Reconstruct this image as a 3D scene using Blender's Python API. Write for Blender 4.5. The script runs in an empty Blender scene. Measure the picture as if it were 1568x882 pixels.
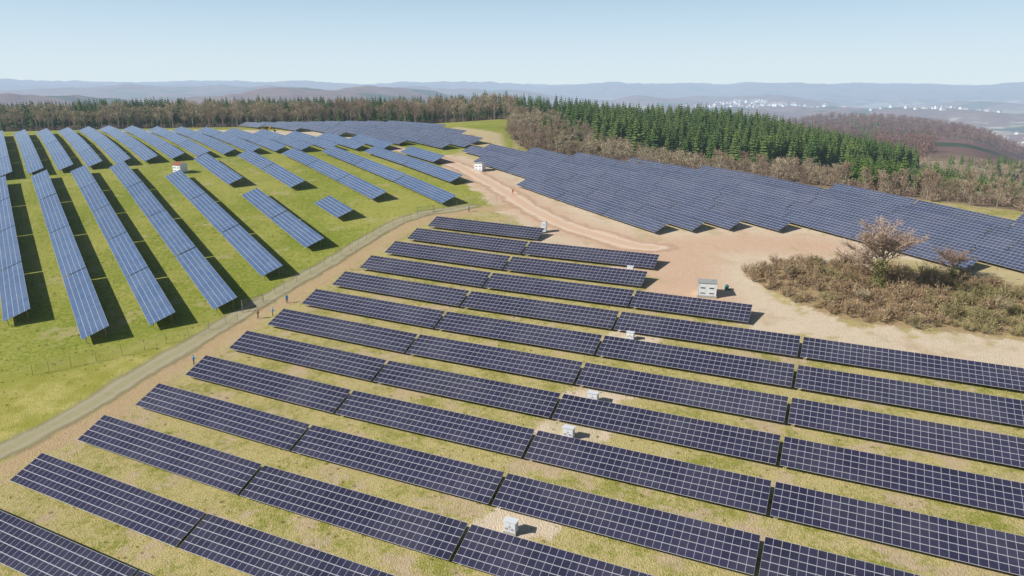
import bpy, math, random
import numpy as np
from mathutils import Vector, Matrix
random.seed(7); rng=np.random.default_rng(7)
scene=bpy.context.scene
col=scene.collection
CAMZ=60.0

# ---------------------------------------------------------------- noise / terrain
_perm=rng.random((256,256))
def vnoise(x,y):
    x=np.asarray(x,float);y=np.asarray(y,float)
    xi=np.floor(x).astype(int);yi=np.floor(y).astype(int)
    fx=x-xi;fy=y-yi;fx=fx*fx*(3-2*fx);fy=fy*fy*(3-2*fy)
    a=_perm[xi&255,yi&255];b=_perm[(xi+1)&255,yi&255];c=_perm[xi&255,(yi+1)&255];d=_perm[(xi+1)&255,(yi+1)&255]
    return (a*(1-fx)+b*fx)*(1-fy)+(c*(1-fx)+d*fx)*fy
def fbm(x,y,o=4):
    s=0;a=.5
    for i in range(o):
        s=s+a*vnoise(x+i*17.3,y+i*9.1);x=x*2.03;y=y*2.03;a*=.5
    return s/(1-.5**o)*1.0
def sstep(a,b,x):
    t=np.clip((x-a)/(b-a),0,1);return t*t*(3-2*t)
def gauss(X,Y,cx,cy,sx,sy,ang=0):
    c,s=math.cos(ang),math.sin(ang)
    dx=(X-cx);dy=(Y-cy)
    return np.exp(-(((dx*c+dy*s)/sx)**2+((-dx*s+dy*c)/sy)**2)/2)
def ridge_f(X,Y):
    r=.58*(X+18)+.815*(Y-246); q=X+12
    k=14.
    f=-k*np.log(np.exp(np.clip(-r/k,-40,40))+np.exp(np.clip(-q/k,-40,40)))
    return np.maximum(f,0)
def near(X,Y):
    Y0=190.;W=160.
    t=np.clip(Y-Y0,0,260)
    prof=.154*np.clip(Y,-150,Y0)+.154*(t-t*t/(2*W))
    u=(X+62.7)*.9082-(Y-79.8)*.4185
    ex=.035*10*np.log1p(np.exp(np.clip((u-30)/10,-30,30)))
    ex=4.2*(1-np.exp(-ex/4.2*1.15))
    f=ridge_f(X,Y)
    drop=22*(1-np.exp(-(f/60)**2))+16*sstep(105,220,X)*sstep(5,110,f)
    cr=np.where(X>-50,.034*np.clip(X,-50,200),-1.7+.008*(np.clip(X,-300,-50)+50))
    return -58.5+cr+prof+ex-drop
HC=(690,1500,215,380,-.3)
def far(X,Y):
    R=np.hypot(X,Y)+1e-6
    a=sstep(-.45,.3,X/R)
    lo=-28-22*a; hi=-95-95*a
    k=sstep(480,2300,R)
    b=lo*(1-k)+hi*k
    b=b-30*sstep(.52,.62,X/R)*sstep(480,900,R)*(1-sstep(1500,2500,R))
    b=b+80*gauss(X,Y,*HC)+14*gauss(X,Y,800,1650,120,200)
    b=b+105*gauss(X,Y,-540,4000,300,500)+80*gauss(X,Y,-1150,3600,330,420)+50*gauss(X,Y,-900,3000,200,250)
    b=b+70*gauss(X,Y,150,3000,420,350)+60*gauss(X,Y,900,4200,700,400)+75*gauss(X,Y,2300,4300,500,500)
    b=b+40*gauss(X,Y,-2600,4200,900,600)+25*gauss(X,Y,-1500,2300,600,400)
    b=b+(fbm(X/900+3,Y/900+7)-.5)*160*sstep(900,3500,R)+(fbm(X/210+3,Y/210+7)-.5)*44*sstep(800,2500,R)
    az=np.arctan2(X,Y)
    b=b+sstep(8500,12500,R)*(150-a*0+70*a+80*(fbm(az*7+5,R/9000+1,4)-.5)+50*(vnoise(az*22,R/4000)-.5))
    b=b+sstep(5200,7000,R)*(1-sstep(7000,9000,R))*120*vnoise(az*9+2,R/1500)
    return b
def H(X,Y):
    X=np.asarray(X,float);Y=np.asarray(Y,float)
    R=np.hypot(X,Y)
    w=sstep(360,680,R)
    h=near(X,Y)*(1-w)+far(X,Y)*w
    h=h+11*gauss(X,Y,105,420,55,45)+4*gauss(X,Y,40,480,70,50)+4*gauss(X,Y,-120,480,150,40)
    return h+CAMZ
def Hs(x,y): return float(H(np.array([x]),np.array([y]))[0])

# ---------------------------------------------------------------- sdf helpers
def sdf_poly(X,Y,poly):
    P=np.array(poly,float);n=len(P)
    d=np.full(X.shape,1e9);ins=np.zeros(X.shape,bool)
    for i in range(n):
        a=P[i];b=P[(i+1)%n];e=b-a
        t=np.clip(((X-a[0])*e[0]+(Y-a[1])*e[1])/(e@e),0,1)
        d=np.minimum(d,np.hypot(X-a[0]-t*e[0],Y-a[1]-t*e[1]))
        c=((a[1]>Y)!=(b[1]>Y))&(X<(b[0]-a[0])*(Y-a[1])/(b[1]-a[1]+1e-12)+a[0])
        ins^=c
    return np.where(ins,-d,d)
def sdf_line(X,Y,pts):
    P=np.array(pts,float);d=np.full(X.shape,1e9)
    for i in range(len(P)-1):
        a=P[i];b=P[i+1];e=b-a
        t=np.clip(((X-a[0])*e[0]+(Y-a[1])*e[1])/(e@e),0,1)
        d=np.minimum(d,np.hypot(X-a[0]-t*e[0],Y-a[1]-t*e[1]))
    return d
TRACK=[(-105,-20),(-84,40),(-72,72),(-68.5,82),(-65.5,88),(-61,96),(-57,106.5),(-52,118),(-47.5,129),(-43.5,138),(-37,152),(-29,171),(-22.5,179.5),(-11,184.5),(-2,187)]
ROAD=[(-48,275),(-33,253),(-20,236),(-9.5,215),(-1.6,198),(4.4,184),(12,170),(20,160),(29,151.5),(40,150)]
SPUR=[(28,152.5),(38,150.5),(50,151),(64,146)]
YARD=[(30,150),(33,142),(31,133),(31,124)]
SAND=[(-36,253),(-18,246),(-5,223),(8,203),(19,181),(30,160),(55,163),(72,150),(80,138),(70,140),(54,142),(43,135),(50,116),(55,110),(78,102),(112,75),(150,45),(146,40),(106,69),(73,94),(47,110),(39,114),(40,122),(28,128),(28,143),(7,156),(5,170),(-3,184),(-9,203),(-22,236)]
BUSH=[(43,135),(54,142),(66,139),(84,128),(91,122),(130,93),(165,62),(150,48),(110,78),(78,104),(67,108),(56,112),(50,118)]
CABS=[(-.1,68.4),(7.4,85.0),(11.4,92.9),(19.3,110.6),(23.5,138.3)]
YEL=[(-25,337),(-4,300),(-2,250),(-14,246),(-14,262),(-34,320)]
CARR=[(-150,372),(-100,378),(-59,362),(-33,321),(-13,268),(-19,254),(-45,273),(-76,305)]
RARR=[(-20,250),(2,200),(15,179),(27,158),(39,157),(48,156.5),(53,159),(66,148),(78,135),(92,121),(118,95),(160,59),(205,100),(108,152),(94,166),(73,188),(45,216),(18,235),(-14,256)]
DIRTL=[(-150,345),(-80,325),(-72,306),(-60,290),(-66,283),(-100,305),(-150,325),(-190,345)]

# ---------------------------------------------------------------- materials
def new_mat(name):
    m=bpy.data.materials.new(name);m.use_nodes=True
    m.cycles.emission_sampling='NONE'
    nt=m.node_tree;nt.nodes.clear()
    out=nt.nodes.new('ShaderNodeOutputMaterial')
    b=nt.nodes.new('ShaderNodeBsdfPrincipled')
    nt.links.new(b.outputs[0],out.inputs[0])
    return m,nt,b,out
def N(nt,t,**k):
    n=nt.nodes.new(t)
    for a,v in k.items(): setattr(n,a,v)
    return n
def math_(nt,op,a,b=None,c=None,clamp=False):
    n=N(nt,'ShaderNodeMath',operation=op);n.use_clamp=clamp
    for i,v in enumerate((a,b,c)):
        if v is None: continue
        if isinstance(v,(int,float)): n.inputs[i].default_value=v
        else: nt.links.new(v,n.inputs[i])
    return n.outputs[0]
def mix(nt,f,a,b):
    n=N(nt,'ShaderNodeMix',data_type='RGBA')
    for i,v in ((0,f),(6,a),(7,b)):
        if isinstance(v,(int,float)): n.inputs[i].default_value=v
        elif isinstance(v,tuple): n.inputs[i].default_value=(*v,1) if len(v)==3 else v
        else: nt.links.new(v,n.inputs[i])
    return n.outputs[2]
def noise(nt,vec,scale,detail=4,rough=.55):
    n=N(nt,'ShaderNodeTexNoise');n.inputs['Scale'].default_value=scale;n.inputs['Detail'].default_value=detail;n.inputs['Roughness'].default_value=rough
    nt.links.new(vec,n.inputs['Vector']);return n.outputs['Fac']
def ramp(nt,v,a,b):
    n=N(nt,'ShaderNodeMapRange',interpolation_type='SMOOTHSTEP');n.inputs[1].default_value=a;n.inputs[2].default_value=b
    nt.links.new(v,n.inputs[0]);return n.outputs[0]
PAINTED_HAZE=(.49,.62,.79)
def painted_haze(nt,shader,out,L=5800.):  # aerial haze painted into the material: pale blue emission growing with distance from origin
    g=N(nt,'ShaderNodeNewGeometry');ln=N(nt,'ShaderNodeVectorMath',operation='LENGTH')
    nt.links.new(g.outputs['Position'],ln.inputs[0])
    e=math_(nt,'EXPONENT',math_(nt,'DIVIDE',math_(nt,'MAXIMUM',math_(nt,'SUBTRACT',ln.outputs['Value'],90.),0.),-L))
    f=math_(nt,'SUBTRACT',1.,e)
    em=N(nt,'ShaderNodeEmission');em.inputs[0].default_value=(*PAINTED_HAZE,1)
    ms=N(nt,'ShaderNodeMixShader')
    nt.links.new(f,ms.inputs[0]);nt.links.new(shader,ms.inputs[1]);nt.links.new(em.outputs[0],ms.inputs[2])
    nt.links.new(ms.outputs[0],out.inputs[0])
def simple(name,c,rough=.6,metal=0.,var=.15,scale=8.,hz=False):
    m,nt,b,out=new_mat(name)
    tc=N(nt,'ShaderNodeTexCoord')
    n=noise(nt,tc.outputs['Object'],scale,2)
    cc=mix(nt,n,tuple(x*(1-var) for x in c),tuple(min(1,x*(1+var)) for x in c))
    nt.links.new(cc,b.inputs['Base Color']);b.inputs['Roughness'].default_value=rough;b.inputs['Metallic'].default_value=metal
    if hz: painted_haze(nt,b.outputs[0],out)
    return m

def foliage_mat(name,c1,c2,hz=True,trans=False):
    m,nt,b,out=new_mat(name)
    oi=N(nt,'ShaderNodeObjectInfo');g=N(nt,'ShaderNodeNewGeometry')
    n=noise(nt,g.outputs['Position'],.9,1)
    n2=noise(nt,g.outputs['Position'],.03,1)
    f=math_(nt,'ADD',math_(nt,'MULTIPLY',oi.outputs['Random'],.5),math_(nt,'MULTIPLY',n2,.5))
    c=mix(nt,ramp(nt,f,.2,.8),c1,c2)
    c=mix(nt,math_(nt,'MULTIPLY',ramp(nt,n,.35,.65),.4),c,tuple(x*.5 for x in c1))
    nt.links.new(c,b.inputs['Base Color']);b.inputs['Roughness'].default_value=.8
    b.inputs['Specular IOR Level'].default_value=.2
    if hz: painted_haze(nt,b.outputs[0],out)
    return m
M_needle=foliage_mat('conifer_needles',(.065,.13,.030),(.16,.23,.055))
M_twig=foliage_mat('bare_twigs',(.34,.24,.16),(.52,.40,.28))
M_twig2=foliage_mat('pale_twigs',(.46,.37,.22),(.62,.52,.36))
M_far=foliage_mat('far_woodland',(.22,.13,.105),(.36,.23,.18))
M_bush=foliage_mat('dry_brush',(.38,.25,.13),(.62,.46,.27))
M_bushg=foliage_mat('olive_brush',(.30,.26,.10),(.48,.42,.18))
M_grass=foliage_mat('grass_blades',(.26,.27,.06),(.52,.45,.18))
M_bark=simple('bark',(.28,.23,.18),.9,hz=True)
M_pink=foliage_mat('budding_twigs',(.40,.28,.21),(.52,.39,.30))
M_ivy=foliage_mat('ivy',(.14,.18,.03),(.28,.30,.08))

def ground_mat():
    m,nt,b,out=new_mat('ground_grass_and_soil')
    g=N(nt,'ShaderNodeNewGeometry');p=g.outputs['Position']
    def at(n):
        a=N(nt,'ShaderNodeAttribute');a.attribute_name=n;return a.outputs['Fac']
    n_s=noise(nt,p,1.3,4,.65);n_m=noise(nt,p,.22,3);n_l=noise(nt,p,.045,3);n_f=noise(nt,p,5.,2,.75)
    nf=ramp(nt,n_f,.3,.7)
    olive=mix(nt,nf,(.21,.22,.04),(.40,.38,.10))
    straw=mix(nt,nf,(.42,.35,.13),(.64,.54,.26))
    base=mix(nt,ramp(nt,math_(nt,'ADD',math_(nt,'MULTIPLY',n_m,.5),math_(nt,'MULTIPLY',n_s,.5)),.36,.56),olive,straw)
    soil=mix(nt,n_s,(.44,.32,.19),(.68,.54,.37))
    base=mix(nt,math_(nt,'MULTIPLY',ramp(nt,noise(nt,p,.16,4,.7),.52,.62),.8),base,soil)
    gr=mix(nt,nf,(.16,.22,.02),(.32,.36,.05))
    gr=mix(nt,math_(nt,'MULTIPLY',ramp(nt,math_(nt,'ADD',math_(nt,'MULTIPLY',n_l,.4),math_(nt,'MULTIPLY',n_s,.6)),.40,.60),.75),gr,mix(nt,n_m,(.40,.38,.075),(.54,.48,.16)))
    gr=mix(nt,math_(nt,'MULTIPLY',ramp(nt,noise(nt,p,.12,4,.7),.56,.66),.55),gr,(.52,.43,.22))
    yg=mix(nt,ramp(nt,n_m,.35,.65),(.38,.36,.07),(.56,.49,.16))
    yg=mix(nt,math_(nt,'MULTIPLY',ramp(nt,n_s,.4,.7),.5),yg,(.26,.28,.045))
    gr=mix(nt,at('yellowish'),gr,yg)
    c=mix(nt,at('green'),base,gr)
    c=mix(nt,at('dry'),c,mix(nt,n_m,(.50,.40,.20),(.66,.55,.33)))
    c=mix(nt,ramp(nt,math_(nt,'ADD',at('sd_bush'),math_(nt,'MULTIPLY',math_(nt,'SUBTRACT',n_m,.5),5.)),1.,-1.),c,mix(nt,n_s,(.34,.23,.12),(.50,.38,.21)))
    c=mix(nt,at('forest'),c,mix(nt,n_m,(.24,.17,.11),(.36,.27,.17)))
    ss=math_(nt,'ADD',at('sd_sand'),math_(nt,'ADD',math_(nt,'MULTIPLY',math_(nt,'SUBTRACT',n_m,.5),8.),math_(nt,'MULTIPLY',math_(nt,'SUBTRACT',n_s,.5),3.)))
    sand=mix(nt,n_s,(.62,.49,.33),(.80,.68,.51))
    sand=mix(nt,math_(nt,'MULTIPLY',ramp(nt,n_m,.5,.7),.5),sand,(.54,.37,.22))
    sand=mix(nt,math_(nt,'MULTIPLY',ramp(nt,at('sd_road'),10.,1.),.8),sand,mix(nt,n_s,(.58,.36,.23),(.76,.53,.37)))
    sand=mix(nt,math_(nt,'MULTIPLY',ramp(nt,noise(nt,p,.1,3),.60,.68),.35),sand,(.42,.38,.16))
    c=mix(nt,ramp(nt,ss,1.6,.2),c,sand)
    sv=math_(nt,'ADD',at('sd_verge'),math_(nt,'MULTIPLY',math_(nt,'SUBTRACT',n_m,.5),5.))
    c=mix(nt,math_(nt,'MULTIPLY',ramp(nt,sv,.7,-.7),.85),c,mix(nt,n_s,(.48,.31,.16),(.64,.48,.30)))
    v=N(nt,'ShaderNodeTexVoronoi');v.inputs['Scale'].default_value=.0055;nt.links.new(p,v.inputs['Vector'])
    sep=N(nt,'ShaderNodeSeparateColor');nt.links.new(v.outputs['Color'],sep.inputs[0])
    fc=mix(nt,sep.outputs[0],(.42,.31,.22),(.28,.32,.15))
    fc=mix(nt,ramp(nt,sep.outputs[1],.55,.8),fc,(.58,.49,.38))
    wn=noise(nt,p,.0022,4,.6)
    wood=mix(nt,noise(nt,p,.02,4,.75),(.09,.05,.04),(.34,.20,.155))
    wood=mix(nt,ramp(nt,noise(nt,p,.003,3),.55,.58),wood,mix(nt,noise(nt,p,.03,3,.8),(.02,.04,.02),(.09,.12,.05)))
    fc=mix(nt,ramp(nt,wn,.45,.48),fc,wood)
    sl=N(nt,'ShaderNodeSeparateXYZ');nt.links.new(p,sl.inputs[0])
    zz=math_(nt,'ADD',sl.outputs[2],math_(nt,'MULTIPLY',wn,90.))
    fc=mix(nt,ramp(nt,zz,-60,-35),fc,wood)
    c=mix(nt,at('far'),c,fc)
    nt.links.new(c,b.inputs['Base Color']);b.inputs['Roughness'].default_value=.95;b.inputs['Specular IOR Level'].default_value=.1
    bp=N(nt,'ShaderNodeBump');bp.inputs['Strength'].default_value=.7;bp.inputs['Distance'].default_value=.25
    nt.links.new(n_f,bp.inputs['Height']);nt.links.new(bp.outputs[0],b.inputs['Normal'])
    painted_haze(nt,b.outputs[0],out)
    return m

def build_ground():
    fine=np.radians(np.arange(-50,50.01,.19))
    rest=np.radians(np.arange(53,308,3.))
    th=np.concatenate([fine,rest]);nt_=len(th)
    rr=np.concatenate([[2,15,30],np.arange(42,430,.85),430*np.exp(np.arange(1,190)*math.log(32000/430.)/189)]);nr=len(rr)
    T,R=np.meshgrid(th,rr)
    X=R*np.sin(T);Y=R*np.cos(T);Z=H(X,Y)
    co=np.stack([X,Y,Z],-1).reshape(-1,3)
    idx=np.arange(nr*nt_).reshape(nr,nt_)
    a=idx[:-1,:];b=np.roll(idx,-1,1)[:-1,:];c=np.roll(idx,-1,1)[1:,:];d=idx[1:,:]
    q=np.stack([a,d,c,b],-1).reshape(-1,4)
    me=bpy.data.meshes.new('ground')
    me.vertices.add(len(co));me.vertices.foreach_set('co',co.ravel())
    me.loops.add(q.size);me.loops.foreach_set('vertex_index',q.ravel())
    me.polygons.add(len(q));me.polygons.foreach_set('loop_start',np.arange(0,q.size,4));
    me.update(calc_edges=True)
    me.polygons.foreach_set('use_smooth',np.ones(len(q),bool))
    x=co[:,0];y=co[:,1];Rr=np.hypot(x,y)
    nm=Rr<700
    def attr(name,fn,default=0.):
        v=np.full(len(x),default)
        v[nm]=fn(x[nm],y[nm])
        at=me.attributes.new(name,'FLOAT','POINT');at.data.foreach_set('value',v.astype(np.float32))
    def sand(x,y):
        d=sdf_poly(x,y,SAND)
        d=np.minimum(d,sdf_poly(x,y,DIRTL))
        for cx,cy in CABS: d=np.minimum(d,(np.hypot((x-cx-1),(y-cy-1)*1.6)-3.8))
        return d
    attr('sd_sand',sand,50);attr('sd_bush',lambda x,y:sdf_poly(x,y,BUSH),50)
    attr('sd_road',lambda x,y:np.minimum(np.minimum(sdf_line(x,y,ROAD),sdf_line(x,y,SPUR)),sdf_line(x,y,YARD)-3),50)
    attr('sd_verge',lambda x,y:sdf_line(x-1.8,y+.9,TRACK)-2.5,50)
    trk=np.array(TRACK)
    def left(x,y):
        yy=np.clip(y,trk[0,1],187);xt=np.interp(yy,trk[:,1],trk[:,0])
        g=sstep(1.5,-1.5,x-xt)*(y<187)
        g2=((y>=187)&(sdf_poly(x,y,SAND)>0)&(x<0))*1.
        return np.clip(g+g2,0,1)
    attr('green',left)
    attr('yellowish',lambda x,y:np.clip(sstep(-8,8,-(-.574*x+.819*y)+132+8*(fbm(x/14,y/14)-.5)),0,1))
    attr('dry',lambda x,y:np.maximum(sstep(2,-2,sdf_poly(x,y,YEL)),.85*sstep(3,-1,sdf_poly(x,y,RARR))))
    def forest(x,y):
        f=ridge_f(x,y)
        return np.clip(sstep(9,13,f)+sstep(385,400,y)*(1-0),0,1)
    attr('forest',forest,1.)
    v=sstep(560,760,Rr+150*(fbm(x/90,y/90)-.5));at=me.attributes.new('far','FLOAT','POINT');at.data.foreach_set('value',v.astype(np.float32))
    me.materials.append(ground_mat())
    o=bpy.data.objects.new('ground',me);col.objects.link(o)
build_ground()

# ---------------------------------------------------------------- generic mesh builder
class MB:
    def __init__(s): s.v=[];s.f=[];s.m=[]
    def face(s,pts,m=0):
        i=len(s.v);s.v+= [tuple(p) for p in pts];s.f.append(tuple(range(i,i+len(pts))));s.m.append(m)
    def box(s,c,d,m=0,rot=None,bev=0):
        x,y,z=d[0]/2,d[1]/2,d[2]/2
        P=[(-x,-y,-z),(x,-y,-z),(x,y,-z),(-x,y,-z),(-x,-y,z),(x,-y,z),(x,y,z),(-x,y,z)]
        if rot is not None: P=[rot@Vector(p) for p in P]
        i=len(s.v);s.v+=[(p[0]+c[0],p[1]+c[1],p[2]+c[2]) for p in P]
        for f in ((0,3,2,1),(4,5,6,7),(0,1,5,4),(1,2,6,5),(2,3,7,6),(3,0,4,7)):
            s.f.append(tuple(i+k for k in f));s.m.append(m)
    def tube(s,a,b,r1,r2,n=5,m=0):
        a=Vector(a);b=Vector(b);d=(b-a)
        if d.length<1e-6:return
        q=d.to_track_quat('Z','Y');i=len(s.v)
        for p,r in((a,r1),(b,r2)):
            for k in range(n):
                t=2*math.pi*k/n;s.v.append(tuple(p+q@Vector((r*math.cos(t),r*math.sin(t),0))))
        for k in range(n):
            s.f.append((i+k,i+(k+1)%n,i+n+(k+1)%n,i+n+k));s.m.append(m)
        s.f.append(tuple(i+n+k for k in range(n)));s.m.append(m)
    def mesh(s,name,mats):
        me=bpy.data.meshes.new(name);me.from_pydata(s.v,[],s.f);me.polygons.foreach_set('material_index',s.m)
        for m in mats: me.materials.append(m)
        me.update();return me
    def obj(s,name,mats,loc=(0,0,0),rz=0):
        o=bpy.data.objects.new(name,s.mesh(name,mats));o.location=loc;o.rotation_euler=(0,0,rz);col.objects.link(o);return o

# ---------------------------------------------------------------- roads as draped strips
def gravel(name,c1,c2,c3):
    m,nt,b,out=new_mat(name)
    g=N(nt,'ShaderNodeNewGeometry');p=g.outputs['Position']
    a=N(nt,'ShaderNodeAttribute');a.attribute_name='across'
    n=noise(nt,p,1.1,4,.7);n2=noise(nt,p,.2,3)
    c=mix(nt,n,c1,c2)
    ac=math_(nt,'ABSOLUTE',a.outputs['Fac'])
    rut=ramp(nt,math_(nt,'ABSOLUTE',math_(nt,'SUBTRACT',math_(nt,'ADD',ac,math_(nt,'MULTIPLY',n2,.15)),.45)),.22,.05)
    c=mix(nt,math_(nt,'MULTIPLY',rut,.7),c,c3)
    nt.links.new(c,b.inputs['Base Color']);b.inputs['Roughness'].default_value=.95;b.inputs['Specular IOR Level'].default_value=.1
    tr=N(nt,'ShaderNodeBsdfTransparent');ms=N(nt,'ShaderNodeMixShader')
    f=ramp(nt,math_(nt,'ADD',ac,math_(nt,'ADD',math_(nt,'MULTIPLY',math_(nt,'SUBTRACT',n2,.5),.9),math_(nt,'MULTIPLY',math_(nt,'SUBTRACT',n,.5),.5))),.35,.95)
    nt.links.new(f,ms.inputs[0]);nt.links.new(b.outputs[0],ms.inputs[1]);nt.links.new(tr.outputs[0],ms.inputs[2]);nt.links.new(ms.outputs[0],out.inputs[0])
    return m
def catmull(P,step=1.2):
    P=[Vector(p) for p in P];o=[]
    for i in range(len(P)-1):
        p0=P[max(0,i-1)];p1=P[i];p2=P[i+1];p3=P[min(len(P)-1,i+2)]
        n=max(2,int((p2-p1).length/step))
        for k in range(n):
            t=k/n;o.append(.5*((2*p1)+(p2-p0)*t+(2*p0-5*p1+4*p2-p3)*t*t+(-p0+3*p1-3*p2+p3)*t**3))
    o.append(P[-1]);return o
def strip(name,P,w,mat,lift=.06,shift=0,fade=8):
    C=catmull(P);n=len(C);K=9;vs=[];ac=[]
    for i,c in enumerate(C):
        d=(C[min(n-1,i+1)]-C[max(0,i-1)]).normalized();nn=Vector((d.y,-d.x))
        e=max(0,1-min(i,n-1-i)/fade)
        for k in range(K):
            t=-1+2*k/(K-1);q=c+nn*(t*w/2+shift);vs.append((q.x,q.y));ac.append(abs(t)*(1-e)+1.5*e if e>0 else abs(t))
    A=np.array(vs);Z=H(A[:,0],A[:,1])+lift
    fs=[(i*K+k,i*K+k+1,(i+1)*K+k+1,(i+1)*K+k) for i in range(n-1) for k in range(K-1)]
    me=bpy.data.meshes.new(name);me.from_pydata([(a,b_,z) for (a,b_),z in zip(vs,Z)],[],fs)
    at=me.attributes.new('across','FLOAT','POINT');at.data.foreach_set('value',np.array(ac,np.float32))
    me.materials.append(mat);o=bpy.data.objects.new(name,me);col.objects.link(o)
M_dirt=gravel('dirt_road_surface',(.58,.39,.26),(.74,.55,.40),(.76,.60,.46))
M_track=gravel('gravel_track_surface',(.32,.29,.15),(.48,.43,.27),(.46,.40,.28))
strip('dirt_road',ROAD,9.,M_dirt)
strip('gravel_track',TRACK,6.2,M_track,.06,-1.8)

# ---------------------------------------------------------------- solar tables
def panel_mat(name,c1,c2,rough,L=3600):
    m,nt,b,out=new_mat(name)
    uv=N(nt,'ShaderNodeUVMap');uv.uv_map='UVMap'
    sx=N(nt,'ShaderNodeSeparateXYZ');nt.links.new(uv.outputs[0],sx.inputs[0])
    def lines(v,n,w):
        f=math_(nt,'FRACT',math_(nt,'MULTIPLY',v,n))
        d=math_(nt,'MINIMUM',f,math_(nt,'SUBTRACT',1.,f))
        return math_(nt,'LESS_THAN',d,w)
    l=math_(nt,'MAXIMUM',lines(sx.outputs[0],10,.018),lines(sx.outputs[1],6,.012))
    mid=math_(nt,'LESS_THAN',math_(nt,'ABSOLUTE',math_(nt,'SUBTRACT',sx.outputs[0],.5)),.015)
    t=N(nt,'ShaderNodeAttribute');t.attribute_name='tone'
    oi=N(nt,'ShaderNodeObjectInfo')
    f=math_(nt,'ADD',math_(nt,'MULTIPLY',t.outputs['Fac'],.65),math_(nt,'MULTIPLY',oi.outputs['Random'],.35))
    c=mix(nt,f,c1,c2)
    c=mix(nt,math_(nt,'MULTIPLY',l,.45),c,(.22,.24,.30))
    c=mix(nt,mid,c,(.38,.39,.44))
    g=N(nt,'ShaderNodeNewGeometry')
    dust=noise(nt,g.outputs['Position'],.12,2)
    c=mix(nt,math_(nt,'ADD',math_(nt,'MULTIPLY',ramp(nt,dust,.4,.7),.05),.005),c,(.5,.48,.48))
    nt.links.new(c,b.inputs['Base Color'])
    b.inputs['Roughness'].default_value=rough;b.inputs['IOR'].default_value=1.55
    painted_haze(nt,b.outputs[0],out,L)
    return m
M_pan=panel_mat('monocrystalline_glass',(.020,.018,.043),(.044,.040,.082),.14)
M_pan2=panel_mat('polycrystalline_glass',(.055,.11,.225),(.09,.16,.30),.25,2600)
M_pan3=panel_mat('monocrystalline_glass_blue',(.038,.052,.105),(.072,.092,.165),.22,2600)
M_frame=simple('anodised_aluminium_frame',(.60,.61,.64),.45,.15,.08,2.)
M_steel=simple('galvanised_steel',(.35,.36,.37),.5,.7,.15,3.)
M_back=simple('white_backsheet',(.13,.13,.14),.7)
NR=5;MW=1.68;MH=.945;TILT=math.radians(22)
_cache={}
def table_mesh(nc,kind,nr=NR):
    key=(nc,kind,nr)
    if key in _cache:return _cache[key]
    b=MB();uvs=[];tone=[]
    g=.010
    for i in range(nc):
        for j in range(nr):
            x0=i*MW+g;x1=(i+1)*MW-g;y0=j*MH+g;y1=(j+1)*MH-g
            b.box(((x0+x1)/2,(y0+y1)/2,-.02),(x1-x0,y1-y0,.04),1)
            b.m[-6]=2
            uvs+=[(0,0)]*24;tone+=[0]*6
            w=.016;wy=.030
            b.face([(x0+w,y0+wy,.004),(x1-w,y0+wy,.004),(x1-w,y1-wy,.004),(x0+w,y1-wy,.004)],0)
            uvs+=[(0,0),(1,0),(1,1),(0,1)];tone.append(random.random())
    L=nc*MW;D=nr*MH
    n0=len(b.f)
    for yy in (.18,.40,.62,.84): b.box((L/2,D*yy,-.085),(L-.1,.06,.08),3)
    up=Vector((0,math.sin(TILT),math.cos(TILT)))
    npost=max(2,round(L/3.6)+1)
    for i in range(npost):
        x=.5+(L-1.0)*i/(npost-1)
        b.box((x,D*.5,-.175),(.07,D*.86,.10),3)
        for yy,ln in((.14,3.0),(.84,4.2)):
            top=Vector((x,D*yy,-.225));b.tube(top-up*ln,top,.055,.055,4,3)
    for k in range(n0,len(b.f)):
        uvs+=[(0,0)]*len(b.f[k]);tone.append(0)
    me=b.mesh('solar_panel_table_mesh',[(M_pan,M_pan2,M_pan3)[kind],M_frame,M_back,M_steel])
    u=me.uv_layers.new(name='UVMap');u.data.foreach_set('uv',np.array(uvs,np.float32).ravel())
    at=me.attributes.new('tone','FLOAT','FACE');at.data.foreach_set('value',np.array(tone,np.float32))
    _cache[key]=me;return me
def place_table(x,y,ax,ay,nc,kind,low=.72,nr=NR,Lx=None):
    L=nc*MW;sx=1.
    if Lx: sx=Lx/L;L=Lx
    z0=Hs(x,y)+low;x1=x+ax*L;y1=y+ay*L;z1=Hs(x1,y1)+low
    a=Vector((x1-x,y1-y,z1-z0)).normalized()
    h=Vector((-ay,ax,0)).normalized()
    T=TILT+random.gauss(0,.008)
    yv=(h*math.cos(T)+Vector((0,0,1))*math.sin(T));yv=(yv-a*yv.dot(a)).normalized()
    zv=a.cross(yv)
    M=Matrix(((a.x*sx,yv.x,zv.x,x),(a.y*sx,yv.y,zv.y,y),(a.z*sx,yv.z,zv.z,z0),(0,0,0,1)))
    o=bpy.data.objects.new('solar_panel_table',table_mesh(nc,kind,nr));o.matrix_world=M;col.objects.link(o)
    return o
for k in range(-3,13):
    ax0=-62.7+3.852*(k-1);ay0=79.8+8.234*(k-1)
    lens={12:[17],11:[17,17],10:[17,17],9:[17,17,12],8:[17]*4}.get(k,[17]*6)
    u=0
    for n in lens:
        place_table(ax0+.9082*u,ay0-.4185*u,.9082,-.4185,n,0);u+=29.0
DX,DY=-.574,.819;PX,PY=.819,.574
def qs(q,s): return (PX*q+DX*s,PY*q+DY*s)
def run(q,s0,s1,kind,gap=.25,target=17,low=.85):
    L=s1-s0;n=max(1,round(L/(target*MW+gap)));seg=L/n;nc=int(round((seg-gap)/MW))
    if nc<1:return
    for i in range(n):
        s=s0+seg*(i+1)
        x,y=qs(q,s);place_table(x,y,-DX,-DY,nc,kind,Lx=seg-gap,low=low)
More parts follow.
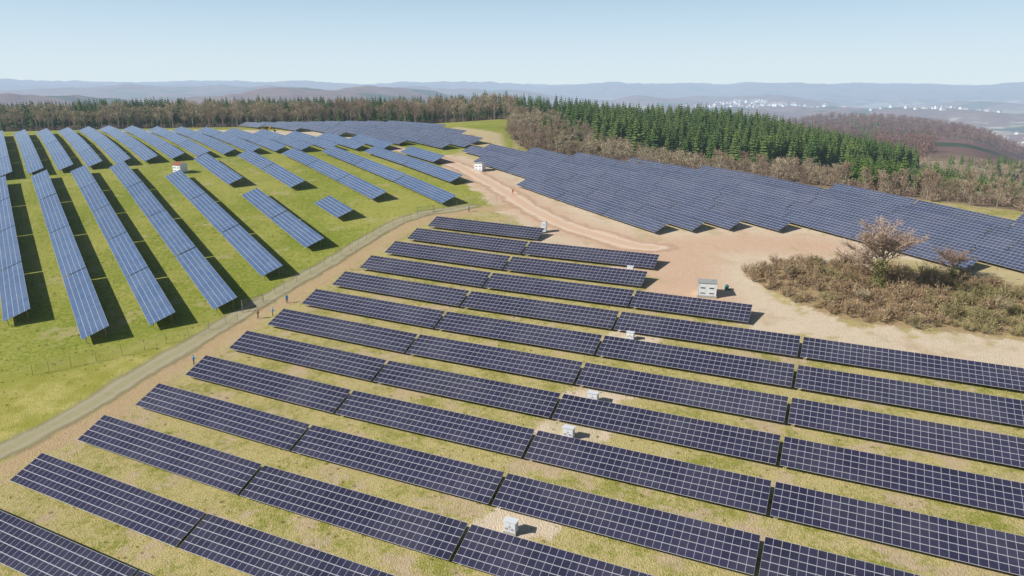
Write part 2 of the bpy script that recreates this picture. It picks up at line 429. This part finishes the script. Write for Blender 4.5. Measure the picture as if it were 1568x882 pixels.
for q,s0,s1 in [(-36,150,262),(-25.5,152,263),(-15,153,264),(-4.5,152,264),(6.2,136,265),(16.7,135,265),(27.5,134.8,264),(39.5,144.8,240),(52.4,155,205),(66,170,186),
              (52.4,218,261),(66,204,259),(79.5,178.5,253),(92,162.7,248),(104,179,239),(113,205,229)]:
    run(q,s0,s1,1,low=1.15)
q=-60
while q<118:
    s0=np.interp(q,[-60,25,52,66,80,92,104,118],[270,269,266,264,259,254,246,236])
    s1=np.interp(q,[-60,40,55,70,85,95,118],[384,388,362,345,320,300,262])
    run(q,float(s0),float(s1),1,low=1.0);q+=8.2
def fill(poly,q0,q1,dq,kind):
    q=q0
    while q<q1:
        ss=np.arange(-60,420,1.);x=PX*q+DX*ss;y=PY*q+DY*ss
        ins=sdf_poly(x,y,poly)<0
        i=0
        while i<len(ss):
            if ins[i]:
                j=i
                while j+1<len(ss) and ins[j+1]: j+=1
                if ss[j]-ss[i]>7: run(q,ss[i],ss[j],kind,gap=.12,target=12)
                i=j+1
            else:i+=1
        q+=dq
fill(CARR,100,160,7.0,2)
fill(RARR,104,240,6.5,2)

# ---------------------------------------------------------------- vegetation prototypes (unit height)
def conifer(seed):
    r=random.Random(seed);b=MB()
    b.tube((0,0,-.05),(0,0,.98),.014,.002,5,0)
    lv=15
    for i in range(lv):
        t=i/(lv-1);z=.12+.85*t;rad=(.22*(1-t)**.75+.012)*r.uniform(.8,1.15)
        n=int(8-4*t)
        a0=r.random()*6.28
        for k in range(n):
            a=a0+6.283*k/n+r.uniform(-.25,.25);R=rad*r.uniform(.7,1.15)
            dx,dy=math.cos(a),math.sin(a);px,py=-dy,dx
            zt=z-R*.32+r.uniform(-.01,.01)
            for s in(.45,1.):
                w=R*.36*s+.006;e=R*s
                b.face([(dx*e*.12+px*w*.2,dy*e*.12+py*w*.2,z+.012),(dx*e*.65+px*w,dy*e*.65+py*w,z-(z-zt)*s*.75-.012),(dx*e,dy*e,z-(z-zt)*s),(dx*e*.65-px*w,dy*e*.65-py*w,z-(z-zt)*s*.75-.012),],1)
            b.face([(dx*R*.3,dy*R*.3,z+.02),(dx*R*.9,dy*R*.9,zt+.004),(dx*R*.6,dy*R*.6,zt-.035)],1)
    return b
def bare_tree(seed,twigs=7,spread=1.,mat=1,wid=1.,trunk=.68,n1=6,n0=9):
    r=random.Random(seed);b=MB()
    def blade(a,d,L,w):
        e=a+d*L;p=d.cross(Vector((r.uniform(-1,1),r.uniform(-1,1),r.uniform(-1,1))));
        if p.length<1e-4:return
        p=p.normalized()*w
        b.face([a-p,a+p,e],mat)
    def grow(a,d,L,rad,lev):
        e=a+d*L*.5;d2=(d+Vector((r.uniform(-.2,.2),r.uniform(-.2,.2),.1))).normalized();f=e+d2*L*.5
        b.tube(a,e,rad,rad*.75,3 if lev else 6,0);b.tube(e,f,rad*.75,rad*.4,3 if lev else 6,0)
        if lev==2:
            for i in range(twigs):
                t=r.uniform(.1,1);p=a+(f-a)*t
                dd=(d2+Vector((r.uniform(-1,1),r.uniform(-1,1),r.uniform(-.5,.9)))).normalized()
                ll=r.uniform(.05,.11);blade(p,dd,ll,.0028*wid)
                for j in range(3):
                    q=p+dd*ll*r.uniform(.3,.9);blade(q,(dd+Vector((r.uniform(-1,1),r.uniform(-1,1),r.uniform(-.8,.8)))).normalized(),r.uniform(.03,.06),.0024*wid)
            return
        n=n0 if lev==0 else n1
        for i in range(n):
            t=r.uniform(.35,1) if lev==0 else r.uniform(.25,1.)
            p=a+(e-a)*min(1,t*2) if t<.5 else e+(f-e)*(t*2-1)
            an=r.random()*6.283 if lev else 6.283*i/n*1.62;sp=r.uniform(.5,1.0)*spread
            dd=(d2*.8+Vector((math.cos(an)*sp,math.sin(an)*sp,r.uniform(.1,.5)))).normalized()
            grow(p,dd,L*r.uniform(.36,.5)*(.68/trunk),rad*.38,lev+1)
    grow(Vector((0,0,-.03)),Vector((0,0,1)),trunk,.018,0)
    zm=max(v[2] for v in b.v);b.v=[(x/zm,y/zm,z/zm) for x,y,z in b.v]
    return b
def shrub(seed,mat=1,dens=34):
    r=random.Random(seed);b=MB()
    for i in range(dens):
        an=r.random()*6.283;el=r.uniform(.35,1.5)
        d=Vector((math.cos(an)*math.cos(el),math.sin(an)*math.cos(el),math.sin(el)))
        a=Vector((r.uniform(-.15,.15),r.uniform(-.15,.15),-.03));L=r.uniform(.55,1.)
        e=a+d*L
        b.tube(a,e,.014,.006,3,0)
        for j in range(8):
            p=a+d*L*r.uniform(.35,1.);dd=(d+Vector((r.uniform(-1,1),r.uniform(-1,1),r.uniform(-.6,.8)))).normalized()
            q=p+dd*r.uniform(.12,.25);pp=dd.cross(Vector((r.uniform(-1,1),r.uniform(-1,1),r.uniform(-1,1)))).normalized()*.02
            b.face([p-pp,p+pp,q],mat)
            c=p+dd*.1;s=.04
            b.face([c+Vector((r.uniform(-s,s),r.uniform(-s,s),r.uniform(-s,s))) for _ in range(3)],mat)
    return b
def scatter(name,pts,protos,mats,child):
    par=bpy.data.objects.new(name,None);col.objects.link(par)
    P=[[] for _ in protos]
    for i,p in enumerate(pts): P[i%len(protos)].append(p)
    for k,pr in enumerate(protos):
        if not P[k]:continue
        A=np.array(P[k]);n=len(A);Z=H(A[:,0],A[:,1])
        a=rng.random(n)*6.283
        s=A[:,2]*math.sqrt(4/(3*math.sqrt(3)))
        V=np.zeros((n,3,3))
        for j in range(3):
            V[:,j,0]=A[:,0]+s*np.cos(a+j*2.0944);V[:,j,1]=A[:,1]+s*np.sin(a+j*2.0944);V[:,j,2]=Z
        me=bpy.data.meshes.new(child+'_positions');me.from_pydata([tuple(v) for v in V.reshape(-1,3)],[],[(3*i,3*i+1,3*i+2) for i in range(n)])
        o=bpy.data.objects.new(child+'_stand_%d'%k,me);col.objects.link(o);o.parent=par
        o.instance_type='FACES';o.use_instance_faces_scale=True;o.instance_faces_scale=1.
        o.show_instancer_for_render=False;o.show_instancer_for_viewport=False
        c=bpy.data.objects.new(child+'_%d'%k,pr.mesh(child,mats));col.objects.link(c);c.parent=o
    return par
def poisson(cond,bbox,spacing,hmin,hmax,jit=.45,prob=1.):
    xs=np.arange(bbox[0],bbox[2],spacing);ys=np.arange(bbox[1],bbox[3],spacing)
    X,Y=np.meshgrid(xs,ys);X=X.ravel()+rng.uniform(-jit,jit,X.size)*spacing;Y=Y.ravel()+rng.uniform(-jit,jit,Y.size)*spacing
    m=cond(X,Y)&(rng.random(X.size)<prob)
    X=X[m];Y=Y[m];S=rng.uniform(hmin,hmax,len(X))
    return list(zip(X,Y,S))
CON=[conifer(i) for i in range(3)]
BARE=[bare_tree(10+i,4,1.,1,2.2,n1=5) for i in range(4)]
def mound_m(X,Y):
    nz=fbm(X/45+9,Y/45+2)
    return ((X-118)/88)**2+((Y-388)/88)**2<1.+.35*(nz-.5)
def rt_m(X,Y):
    px=X/Y;nz=fbm(X/30+9,Y/30+2)
    return (px>.46)&(Y>205+(px-.46)*60+24*(nz-.5))&(Y<300)&(X<330)&(nz>.30)&(ridge_f(X,Y)>30)
def con_mask(X,Y):
    px=X/Y
    nz=fbm(X/45+9,Y/45+2)
    back=(Y>430+30*(nz-.5))&(Y<520)&(px>-.42)&(px<.16)
    leftc=(Y>415+40*(nz-.5))&(Y<500)&(px>-.95)&(px<=-.44)
    return back|leftc|mound_m(X,Y)|rt_m(X,Y)
def dec_mask(X,Y):
    px=X/Y
    f=ridge_f(X,Y)
    a=(f>10)&(Y<440)&(X<330)&(Y>60)
    b=(Y>398)&(Y<470)&(px<.0)&(px>-.95)
    return (a|b)&~con_mask(X,Y)
bb=(-480,60,330,525)
pc=poisson(lambda X,Y:con_mask(X,Y)&~mound_m(X,Y)&~rt_m(X,Y),bb,4.6,10,18)
pc+=poisson(mound_m,bb,4.0,11,18)+poisson(rt_m,bb,4.2,8,13)
pc+=poisson(lambda X,Y:dec_mask(X,Y)&(fbm(X/30,Y/30)>.54)&(Y>290),bb,6.5,7,12,prob=.6)
scatter('conifer_forest',pc,CON,[M_bark,M_needle],'conifer')
pd=poisson(lambda X,Y:dec_mask(X,Y)&(X/Y<.0)&(Y>=360),bb,5.6,9,16)
pd+=poisson(lambda X,Y:dec_mask(X,Y)&(X/Y<.16)&((Y<360)|(X/Y>=0)),bb,5.4,4.5,9)
pd+=poisson(lambda X,Y:dec_mask(X,Y)&(X/Y>=.16)&(fbm(X/25+5,Y/25)>.34),bb,5.2,4.,8.)
dn=fbm(np.array([p[0] for p in pd])/35+3,np.array([p[1] for p in pd])/35)
scatter('deciduous_forest',[p for p,d in zip(pd,dn) if d<.47],BARE[:2],[M_bark,M_twig],'bare_tree')
scatter('deciduous_forest',[p for p,d in zip(pd,dn) if d>=.47],BARE[2:],[M_bark,M_twig2],'bare_tree')
SH=[shrub(30+i) for i in range(3)]
und=poisson(lambda X,Y:dec_mask(X,Y)&(ridge_f(X,Y)<90)&(Y<420),bb,5.0,1.6,3.4)
scatter('forest_undergrowth',und,SH,[M_bark,M_twig],'undergrowth_shrub')
FARW=[bare_tree(50,3,1.2,1,6.,n1=4)]
def hillmask(X,Y): return (gauss(X,Y,*HC)>.16)&(fbm(X/160,Y/160)+.06*(fbm(X/40,Y/40)-.5)>.36)
fw=poisson(hillmask,(250,850,1400,2100),15,9,15)
scatter('distant_woodland',fw,FARW,[M_far,M_far],'woodland_tree')
fm=poisson(lambda X,Y:(X/Y>.1)&(X/Y<.58)&(np.hypot(X,Y)>500)&(fbm(X/130+2,Y/130)>.5),(40,430,900,1100),15,11,17)
scatter('distant_woodland',fm,FARW,[M_far,M_far],'woodland_tree')
fm2=poisson(lambda X,Y:(X/Y>.1)&(X/Y<.5)&(np.hypot(X,Y)>500)&(fbm(X/130+2,Y/130)<.42),(40,430,900,1100),13,11,17)
scatter('conifer_forest',fm2,CON[:1],[M_bark,M_needle],'conifer')

bp=poisson(lambda X,Y:sdf_poly(X,Y,BUSH)<-.8,(40,40,170,150),1.5,.9,2.4,prob=.8)
nb=fbm(np.array([p[0] for p in bp])/6,np.array([p[1] for p in bp])/6)
scatter('bush_thicket',[p for p,n in zip(bp,nb) if n<.62],SH,[M_bark,M_bush],'shrub')
scatter('bush_thicket',[p for p,n in zip(bp,nb) if n>=.62],[SH[0],SH[1]],[M_bark,M_bushg],'shrub')
def tuft(seed):
    r=random.Random(seed);b=MB()
    for i in range(16):
        a=r.random()*6.283;l=r.uniform(.4,1.);x,y=r.uniform(-.6,.6),r.uniform(-.6,.6);w=.09
        b.face([(x-w*math.sin(a),y+w*math.cos(a),-.02),(x+w*math.sin(a),y-w*math.cos(a),-.02),(x+l*.6*math.cos(a),y+l*.6*math.sin(a),l*.75)],0)
    return b
def tm(X,Y): return (sdf_poly(X,Y,SAND)>2)&(sdf_poly(X,Y,BUSH)>1)&(sdf_line(X,Y,TRACK)>5)&(fbm(X/7,Y/7)>.46)&(np.abs(X/Y)<.85)&(ridge_f(X,Y)<4)
tp=poisson(tm,(-120,48,110,185),1.7,.14,.36,prob=.7)
scatter('grass_tufts',tp,[tuft(1),tuft(2)],[M_grass],'grass_tuft')
def single(name,x,y,h,seed,mats,ivy=False,spread=1.15,tw=20,wid=1.6,w=1.,n0=9,n1=6):
    b=bare_tree(seed,tw,spread,1,wid,trunk=.5,n0=n0,n1=n1)
    if ivy:
        r=random.Random(seed)
        for i in range(900):
            z=r.uniform(.03,.40);a=r.random()*6.283;R=.02+.09*abs(math.sin(z*16))*r.random()
            c=Vector((R*math.cos(a),R*math.sin(a),z));s=.014
            b.face([c+Vector((r.uniform(-s,s),r.uniform(-s,s),r.uniform(-s,s))) for _ in range(3)],2)
    o=b.obj(name,mats,(x,y,Hs(x,y)-.1),seed);o.scale=(h*w,h*w,h);return o
single('bare_tree',66.,125,13.5,121,[M_bark,M_pink,M_ivy],True,1.35,13,1.15,1.25,15,8)
single('bare_tree',80.5,127,7,103,[M_bark,M_pink,M_ivy],True,1.3,12,1.3,1.2,12)
single('bare_tree',60,118,3.6,107,[M_bark,M_twig2,M_ivy],False,1.3,8,3.)
single('bare_tree',80,112,3.8,109,[M_bark,M_twig2,M_ivy],False,1.3,8,3.)
single('bare_tree',52,131,3.8,111,[M_bark,M_twig2,M_ivy],False,1.3,8,3.)

# ---------------------------------------------------------------- cabinets, buildings, machines
M_white=simple('white_painted_steel',(.80,.81,.82),.45,0,.05,2.)
M_grey=simple('grey_concrete_roof',(.40,.40,.39),.8)
M_dark=simple('dark_louvre',(.06,.06,.07),.6)
M_red=simple('red_roof_tiles',(.30,.11,.07),.8)
M_yel=simple('yellow_machine_paint',(.55,.33,.03),.45)
M_teal=simple('teal_plastic',(.03,.22,.20),.5)
M_conc=simple('concrete',(.42,.40,.36),.9)
def cabinet(x,y,s=1.,rz=.42):
    b=MB()
    b.box((0,0,.15),(1.5*s,.95*s,.3),3)
    b.box((0,0,.3+.62*s),(1.4*s,.8*s,1.24*s),0)
    b.box((0,-.03,.33+1.24*s),(1.56*s,1.0*s,.06),0)
    for sx in(-.34,.34):
        b.box((sx*s,-.41*s,.3+.62*s),(.64*s,.02,1.14*s),0)
        for k in range(4): b.box((sx*s,-.425*s,.55+.07*k),(.4*s,.012,.025),1)
        b.box((sx*s*.25,-.43*s,.3+.66*s),(.03,.03,.16),1)
    for sx in(-.6,.6): b.box((sx*s,0,.05),(.1,.7*s,.5),2)
    return b.obj('inverter_cabinet',[M_white,M_dark,M_steel,M_conc],(x,y,Hs(x,y)-.05),rz-.85)
for i,(x,y) in enumerate(CABS): cabinet(x,y,1.0 if i<3 else .85)
cabinet(76.5,97.5,.8)
def portable_toilet(x,y):
    b=MB();b.box((0,0,.08),(1.25,1.25,.16),1);b.box((0,0,1.15),(1.12,1.12,2.0),0);b.box((0,-.575,1.1),(.8,.03,1.85),0)
    b.box((.3,-.6,1.15),(.06,.03,.16),1)
    for k in range(3): b.box((0,-.6,1.75+.08*k),(.5,.012,.03),1)
    for s,h in((1.24,2.18),(1.0,2.27),(.6,2.33)): b.box((0,0,h),(s,s,.07),0)
    b.tube((.4,.4,2.2),(.4,.4,2.6),.06,.06,6,1)
    b.obj('portable_toilet',[M_white,M_dark],(x,y,Hs(x,y)),-.3)
portable_toilet(7.5,164.8)
def station(name,x,y,w,d,h,wall,roof,rz,gable=False):
    b=MB();b.box((0,0,.0),(w+.3,d+.3,.5),3);b.box((0,0,h/2+.25),(w,d,h),0)
    if gable:
        o=.3;zz=h+.25;r=h+1.1
        P=[(-w/2-o,-d/2-o,zz),(w/2+o,-d/2-o,zz),(w/2+o,d/2+o,zz),(-w/2-o,d/2+o,zz),(-w/2-o,0,r),(w/2+o,0,r)]
        b.face([P[0],P[1],P[5],P[4]],1);b.face([P[2],P[3],P[4],P[5]],1);b.face([P[1],P[2],P[5]],0);b.face([P[3],P[0],P[4]],0)
        b.face([P[3],P[2],P[1],P[0]],0)
    else:
        b.box((0,0,h+.34),(w+.25,d+.25,.18),1);b.box((0,0,h+.46),(w*.6,d*.5,.06),1)
    for sx in(-.24,.24):
        b.box((sx*w,-d/2-.012,h*.45+.25),(w*.36,.024,h*.8),0)
        b.box((sx*w,-d/2-.03,h*.72),(w*.26,.02,h*.10),2);b.box((sx*w,-d/2-.03,h*.3),(w*.26,.02,h*.08),2)
    b.box((w/2+.012,0,h*.5+.2),(.024,d*.4,h*.7),0)
    b.box((-w/2-.012,0,h*.75),(.024,d*.5,h*.12),2)
    for cx in(-1,1):
        b.box((cx*(w/2-.04),-d/2-.02,h/2+.25),(.1,.05,h),0)
    return b.obj(name,[wall,roof,M_dark,M_conc],(x,y,Hs(x,y)),rz)
station('transformer_station',35.5,125.8,3.2,2.4,2.3,M_white,M_grey,-.25)
station('transformer_station',-9.9,223.5,2.9,2.2,2.0,M_white,M_grey,-.5)
station('utility_hut',-105,229,3.6,2.6,2.2,M_white,M_red,-.5,True)
def tank(x,y):
    b=MB();b.tube((0,0,0),(0,0,.8),.35,.4,12,0);b.tube((0,0,.8),(0,0,.95),.4,.2,12,0);b.tube((0,0,.95),(0,0,1.05),.12,.12,8,1);b.box((.5,0,.1),(.4,.4,.2),1)
    b.obj('water_tank',[M_teal,M_dark],(x,y,Hs(x,y)))
tank(39.6,127.6)
def excavator(x,y,rz):
    b=MB()
    for s in(-1,1):
        b.box((0,s*1.1,.45),(3.2,.55,.7),1)
        for e in(-1.6,1.6): b.tube((e,s*1.1-.27,.45),(e,s*1.1+.27,.45),.35,.35,8,1)
    b.tube((0,0,.7),(0,0,1.0),.8,.8,10,1);b.box((-.5,0,1.6),(3.0,2.4,1.1),0);b.box((-1.6,0,1.75),(1.0,2.5,1.4),0)
    b.box((.6,.7,2.4),(1.3,1.0,1.6),1);b.box((.6,.7,3.23),(1.4,1.1,.08),0)
    b.tube((1.,-.2,1.8),(3.0,-.2,3.3),.28,.22,4,0);b.tube((3.0,-.2,3.3),(4.8,-.2,1.4),.22,.15,4,0)
    b.box((4.7,-.2,1.0),(.9,1.1,.8),1);b.box((5.1,-.2,.6),(.2,1.1,.5),1)
    o=b.obj('excavator',[M_yel,M_dark],(x,y,Hs(x,y)),rz);o.scale=(.8,.8,.8)
excavator(-108,322,.4)
def fence(name,P,h=1.9,step=3.):
    C=catmull(P,step);b=MB();pts=[Vector((c.x,c.y,Hs(c.x,c.y))) for c in C]
    for p in pts: b.tube(p-Vector((0,0,.3)),p+Vector((0,0,h)),.04,.035,5,0)
    for p,q in zip(pts[:-1],pts[1:]):
        for k in range(9): b.tube(p+Vector((0,0,.1+k*h/9)),q+Vector((0,0,.1+k*h/9)),.008,.008,3,0)
    b.obj(name,[M_steel])
fence('wire_fence',[(-76,106),(-62,114),(-50,124.5)])
fence('wire_fence',[(-46.5,135.5),(-40,149),(-31.5,169),(-25.5,179)])
fence('wire_fence',[(-20.5,183),(-11,187.5),(-4,189.5)])
def gate(x,y,rz):
    b=MB()
    for s in(-1,1):
        b.tube((s*2.6,0,-.3),(s*2.6,0,2.1),.07,.07,6,0)
        for z in(.2,1.1,1.9): b.tube((s*.1,0,z),(s*2.5,0,z),.03,.03,4,0)
        for k in range(9): b.tube((s*(.1+.3*k),0,.2),(s*(.1+.3*k),0,1.9),.018,.018,4,0)
    b.obj('metal_gate',[M_steel],(x,y,Hs(x,y)),rz)
gate(-22,181.5,.7);gate(-49,130,1.1)

# ---------------------------------------------------------------- people
M_skin=simple('skin',(.50,.32,.24),.6);M_hair=simple('hair',(.06,.04,.03),.7)
def person(name,x,y,rz,top,legs,stride=.25,arm=.3,lean=0.):
    V=[];E=[];Rd=[]
    def v(p,r):V.append(p);Rd.append(r);return len(V)-1
    def c(a,*b):
        for k in b: E.append((a,k));a=k
    pel=v((0,0,.95),.15);wa=v((0,-.01-lean*.2,1.12),.135);ch=v((0,-lean*.5,1.34),.165);nk=v((0,-lean*.75,1.50),.06);hd=v((0,-.01-lean,1.60),.088);ht=v((0,-.0-lean,1.70),.085)
    c(pel,wa,ch,nk,hd,ht)
    nose=v((0,-.11-lean,1.625),.014);c(hd,nose)
    for s in(-1,1):
        e=v((s*.09,0-lean,1.63),.014);c(hd,e)
        st=-s*stride
        hp=v((s*.10,0,.88),.105);kn=v((s*.11,st*.5-.04,.50),.07);an=v((s*.11,st,.10),.048);to=v((s*.12,st-.17,.045),.04);c(pel,hp,kn,an,to)
        sh=v((s*.20,-lean*.5,1.40),.075);el=v((s*.25,.04+s*stride*.3-lean*.5,1.12),.05);wr=v((s*.24,-arm*.8+s*stride*.4-lean,.92+arm*.3),.034);pm=v((s*.24,-arm-.05+s*stride*.4-lean,.87+arm*.35),.036)
        c(ch,sh,el,wr,pm)
        bx,by,bz=V[pm]
        for k in range(4):
            f1=v((bx+(k-1.5)*.02,by-.03,bz-.05),.009);f2=v((bx+(k-1.5)*.02,by-.015,bz-.085+.006*abs(k-1.5)),.008);c(pm,f1,f2)
        t1=v((bx-s*.04,by-.03,bz-.01),.010);t2=v((bx-s*.05,by-.05,bz-.04),.009);c(pm,t1,t2)
    me=bpy.data.meshes.new(name+'_skeleton');me.from_pydata(V,E,[]);tmp=bpy.data.objects.new(name+'_tmp',me);col.objects.link(tmp)
    md=tmp.modifiers.new('s','SKIN');md.use_smooth_shade=True
    for i,r in enumerate(Rd):
        sv=me.skin_vertices[0].data[i];sv.radius=(r,r);sv.use_root=(i==0)
    sb=tmp.modifiers.new('d','SUBSURF');sb.levels=1;sb.render_levels=1
    dg=bpy.context.evaluated_depsgraph_get();nm=bpy.data.meshes.new_from_object(tmp.evaluated_get(dg))
    bpy.data.objects.remove(tmp)
    nm.materials.clear()
    for m in(top,legs,M_skin,M_hair,M_dark):nm.materials.append(m)
    for p in nm.polygons:
        z=p.center.z;yy=p.center.y;xx=abs(p.center.x)
        i=0
        if z>1.5: i=3 if (z>1.70 or (yy>.02-lean and z>1.6)) else 2
        elif xx>.19 and z<.97 and z>.7: i=2
        elif z<.09:i=4
        elif z<.95: i=1
        p.material_index=i;p.use_smooth=True
    nm.name=name
    o=bpy.data.objects.new(name,nm);o.location=(x,y,Hs(x,y)+.03);o.rotation_euler=(0,0,rz);col.objects.link(o)
M_blue=simple('blue_jacket',(.06,.32,.62),.7);M_jean=simple('dark_trousers',(.04,.05,.08),.8)
M_or=simple('orange_hi_vis_vest',(.80,.22,.04),.6);M_brn=simple('brown_jacket',(.24,.14,.08),.8)
person('worker',-51.6,108.9,2.6,M_blue,M_jean,.2,.3)
person('worker',-42.9,131.2,.4,M_blue,M_jean,.1,.35,.1)
person('worker',-46.4,125.0,-.5,M_brn,M_jean,.25,.15)
person('worker',-44.0,125.8,2.4,M_blue,M_brn,.15,.3,.15)
person('worker',.2,195.3,.3,M_or,M_or,.25,.1)
person('worker',-11.,182.,1.2,M_blue,M_jean,.2,.1)

# ---------------------------------------------------------------- distant town
M_wall=simple('town_walls',(.85,.83,.80),.8,hz=True);M_roof=simple('town_roofs',(.40,.30,.26),.8,hz=True)
hb=MB();hb.box((0,0,.2),(1,.7,.5),0)
hb.face([(-.55,-.4,.45),(.55,-.4,.45),(.55,0,.8),(-.55,0,.8)],1);hb.face([(.55,.4,.45),(-.55,.4,.45),(-.55,0,.8),(.55,0,.8)],1)
hb.face([(.5,-.35,.45),(.5,.35,.45),(.5,0,.78)],0);hb.face([(-.5,.35,.45),(-.5,-.35,.45),(-.5,0,.78)],0)
tp=[]
for (k,Y,sx,sy,n,s) in [(.27,5200,380,220,150,24),(.33,5600,250,150,50,26),(.64,2700,90,70,45,13),(.69,2400,60,40,20,12),(.60,4000,250,120,40,18)]:
    for i in range(n): tp.append((k*Y+random.gauss(0,sx),Y+random.gauss(0,sy),s*random.uniform(.6,1.4)))
scatter('town',tp,[hb],[M_wall,M_roof],'house')

# ---------------------------------------------------------------- light, sky, camera
SAZ=math.radians(-102);SEL=math.radians(33)
sv=Vector((math.sin(SAZ)*math.cos(SEL),math.cos(SAZ)*math.cos(SEL),math.sin(SEL)))
sl=bpy.data.lights.new('sun','SUN');sl.energy=5.;sl.angle=math.radians(.53);sl.color=(1,.96,.90)
so=bpy.data.objects.new('sun',sl);so.rotation_euler=sv.to_track_quat('Z','Y').to_euler();so.location=(0,0,200);col.objects.link(so)
w=bpy.data.worlds.new('World');scene.world=w;w.use_nodes=True;nt=w.node_tree
bg=nt.nodes['Background'];sk=N(nt,'ShaderNodeTexSky');sk.sky_type='NISHITA';sk.sun_disc=False
sk.sun_elevation=SEL;sk.sun_rotation=SAZ%(2*math.pi);sk.altitude=300;sk.air_density=1.;sk.dust_density=.6;sk.ozone_density=1.5
tc=N(nt,'ShaderNodeTexCoord');sx=N(nt,'ShaderNodeSeparateXYZ');nt.links.new(tc.outputs['Generated'],sx.inputs[0])
z=math_(nt,'MAXIMUM',sx.outputs[2],0.)
hz=mix(nt,ramp(nt,z,0.,.13),(10.2,11.9,12.8),(8.2,11.3,14.2))
f=math_(nt,'MULTIPLY',math_(nt,'EXPONENT',math_(nt,'MULTIPLY',math_(nt,'POWER',z,2.),-30.)),.97)
nt.links.new(mix(nt,f,sk.outputs[0],hz),bg.inputs[0]);bg.inputs[1].default_value=.07
scene.view_settings.view_transform='Standard';scene.view_settings.look='None';scene.view_settings.exposure=0
cd=bpy.data.cameras.new('camera');cd.sensor_width=36;cd.lens=36*1100/1568;cd.clip_end=60000;cd.clip_start=.5
co=bpy.data.objects.new('camera',cd);co.location=(0,0,CAMZ);co.rotation_euler=(math.pi/2-math.atan(308/1100),0,0);col.objects.link(co)
scene.camera=co
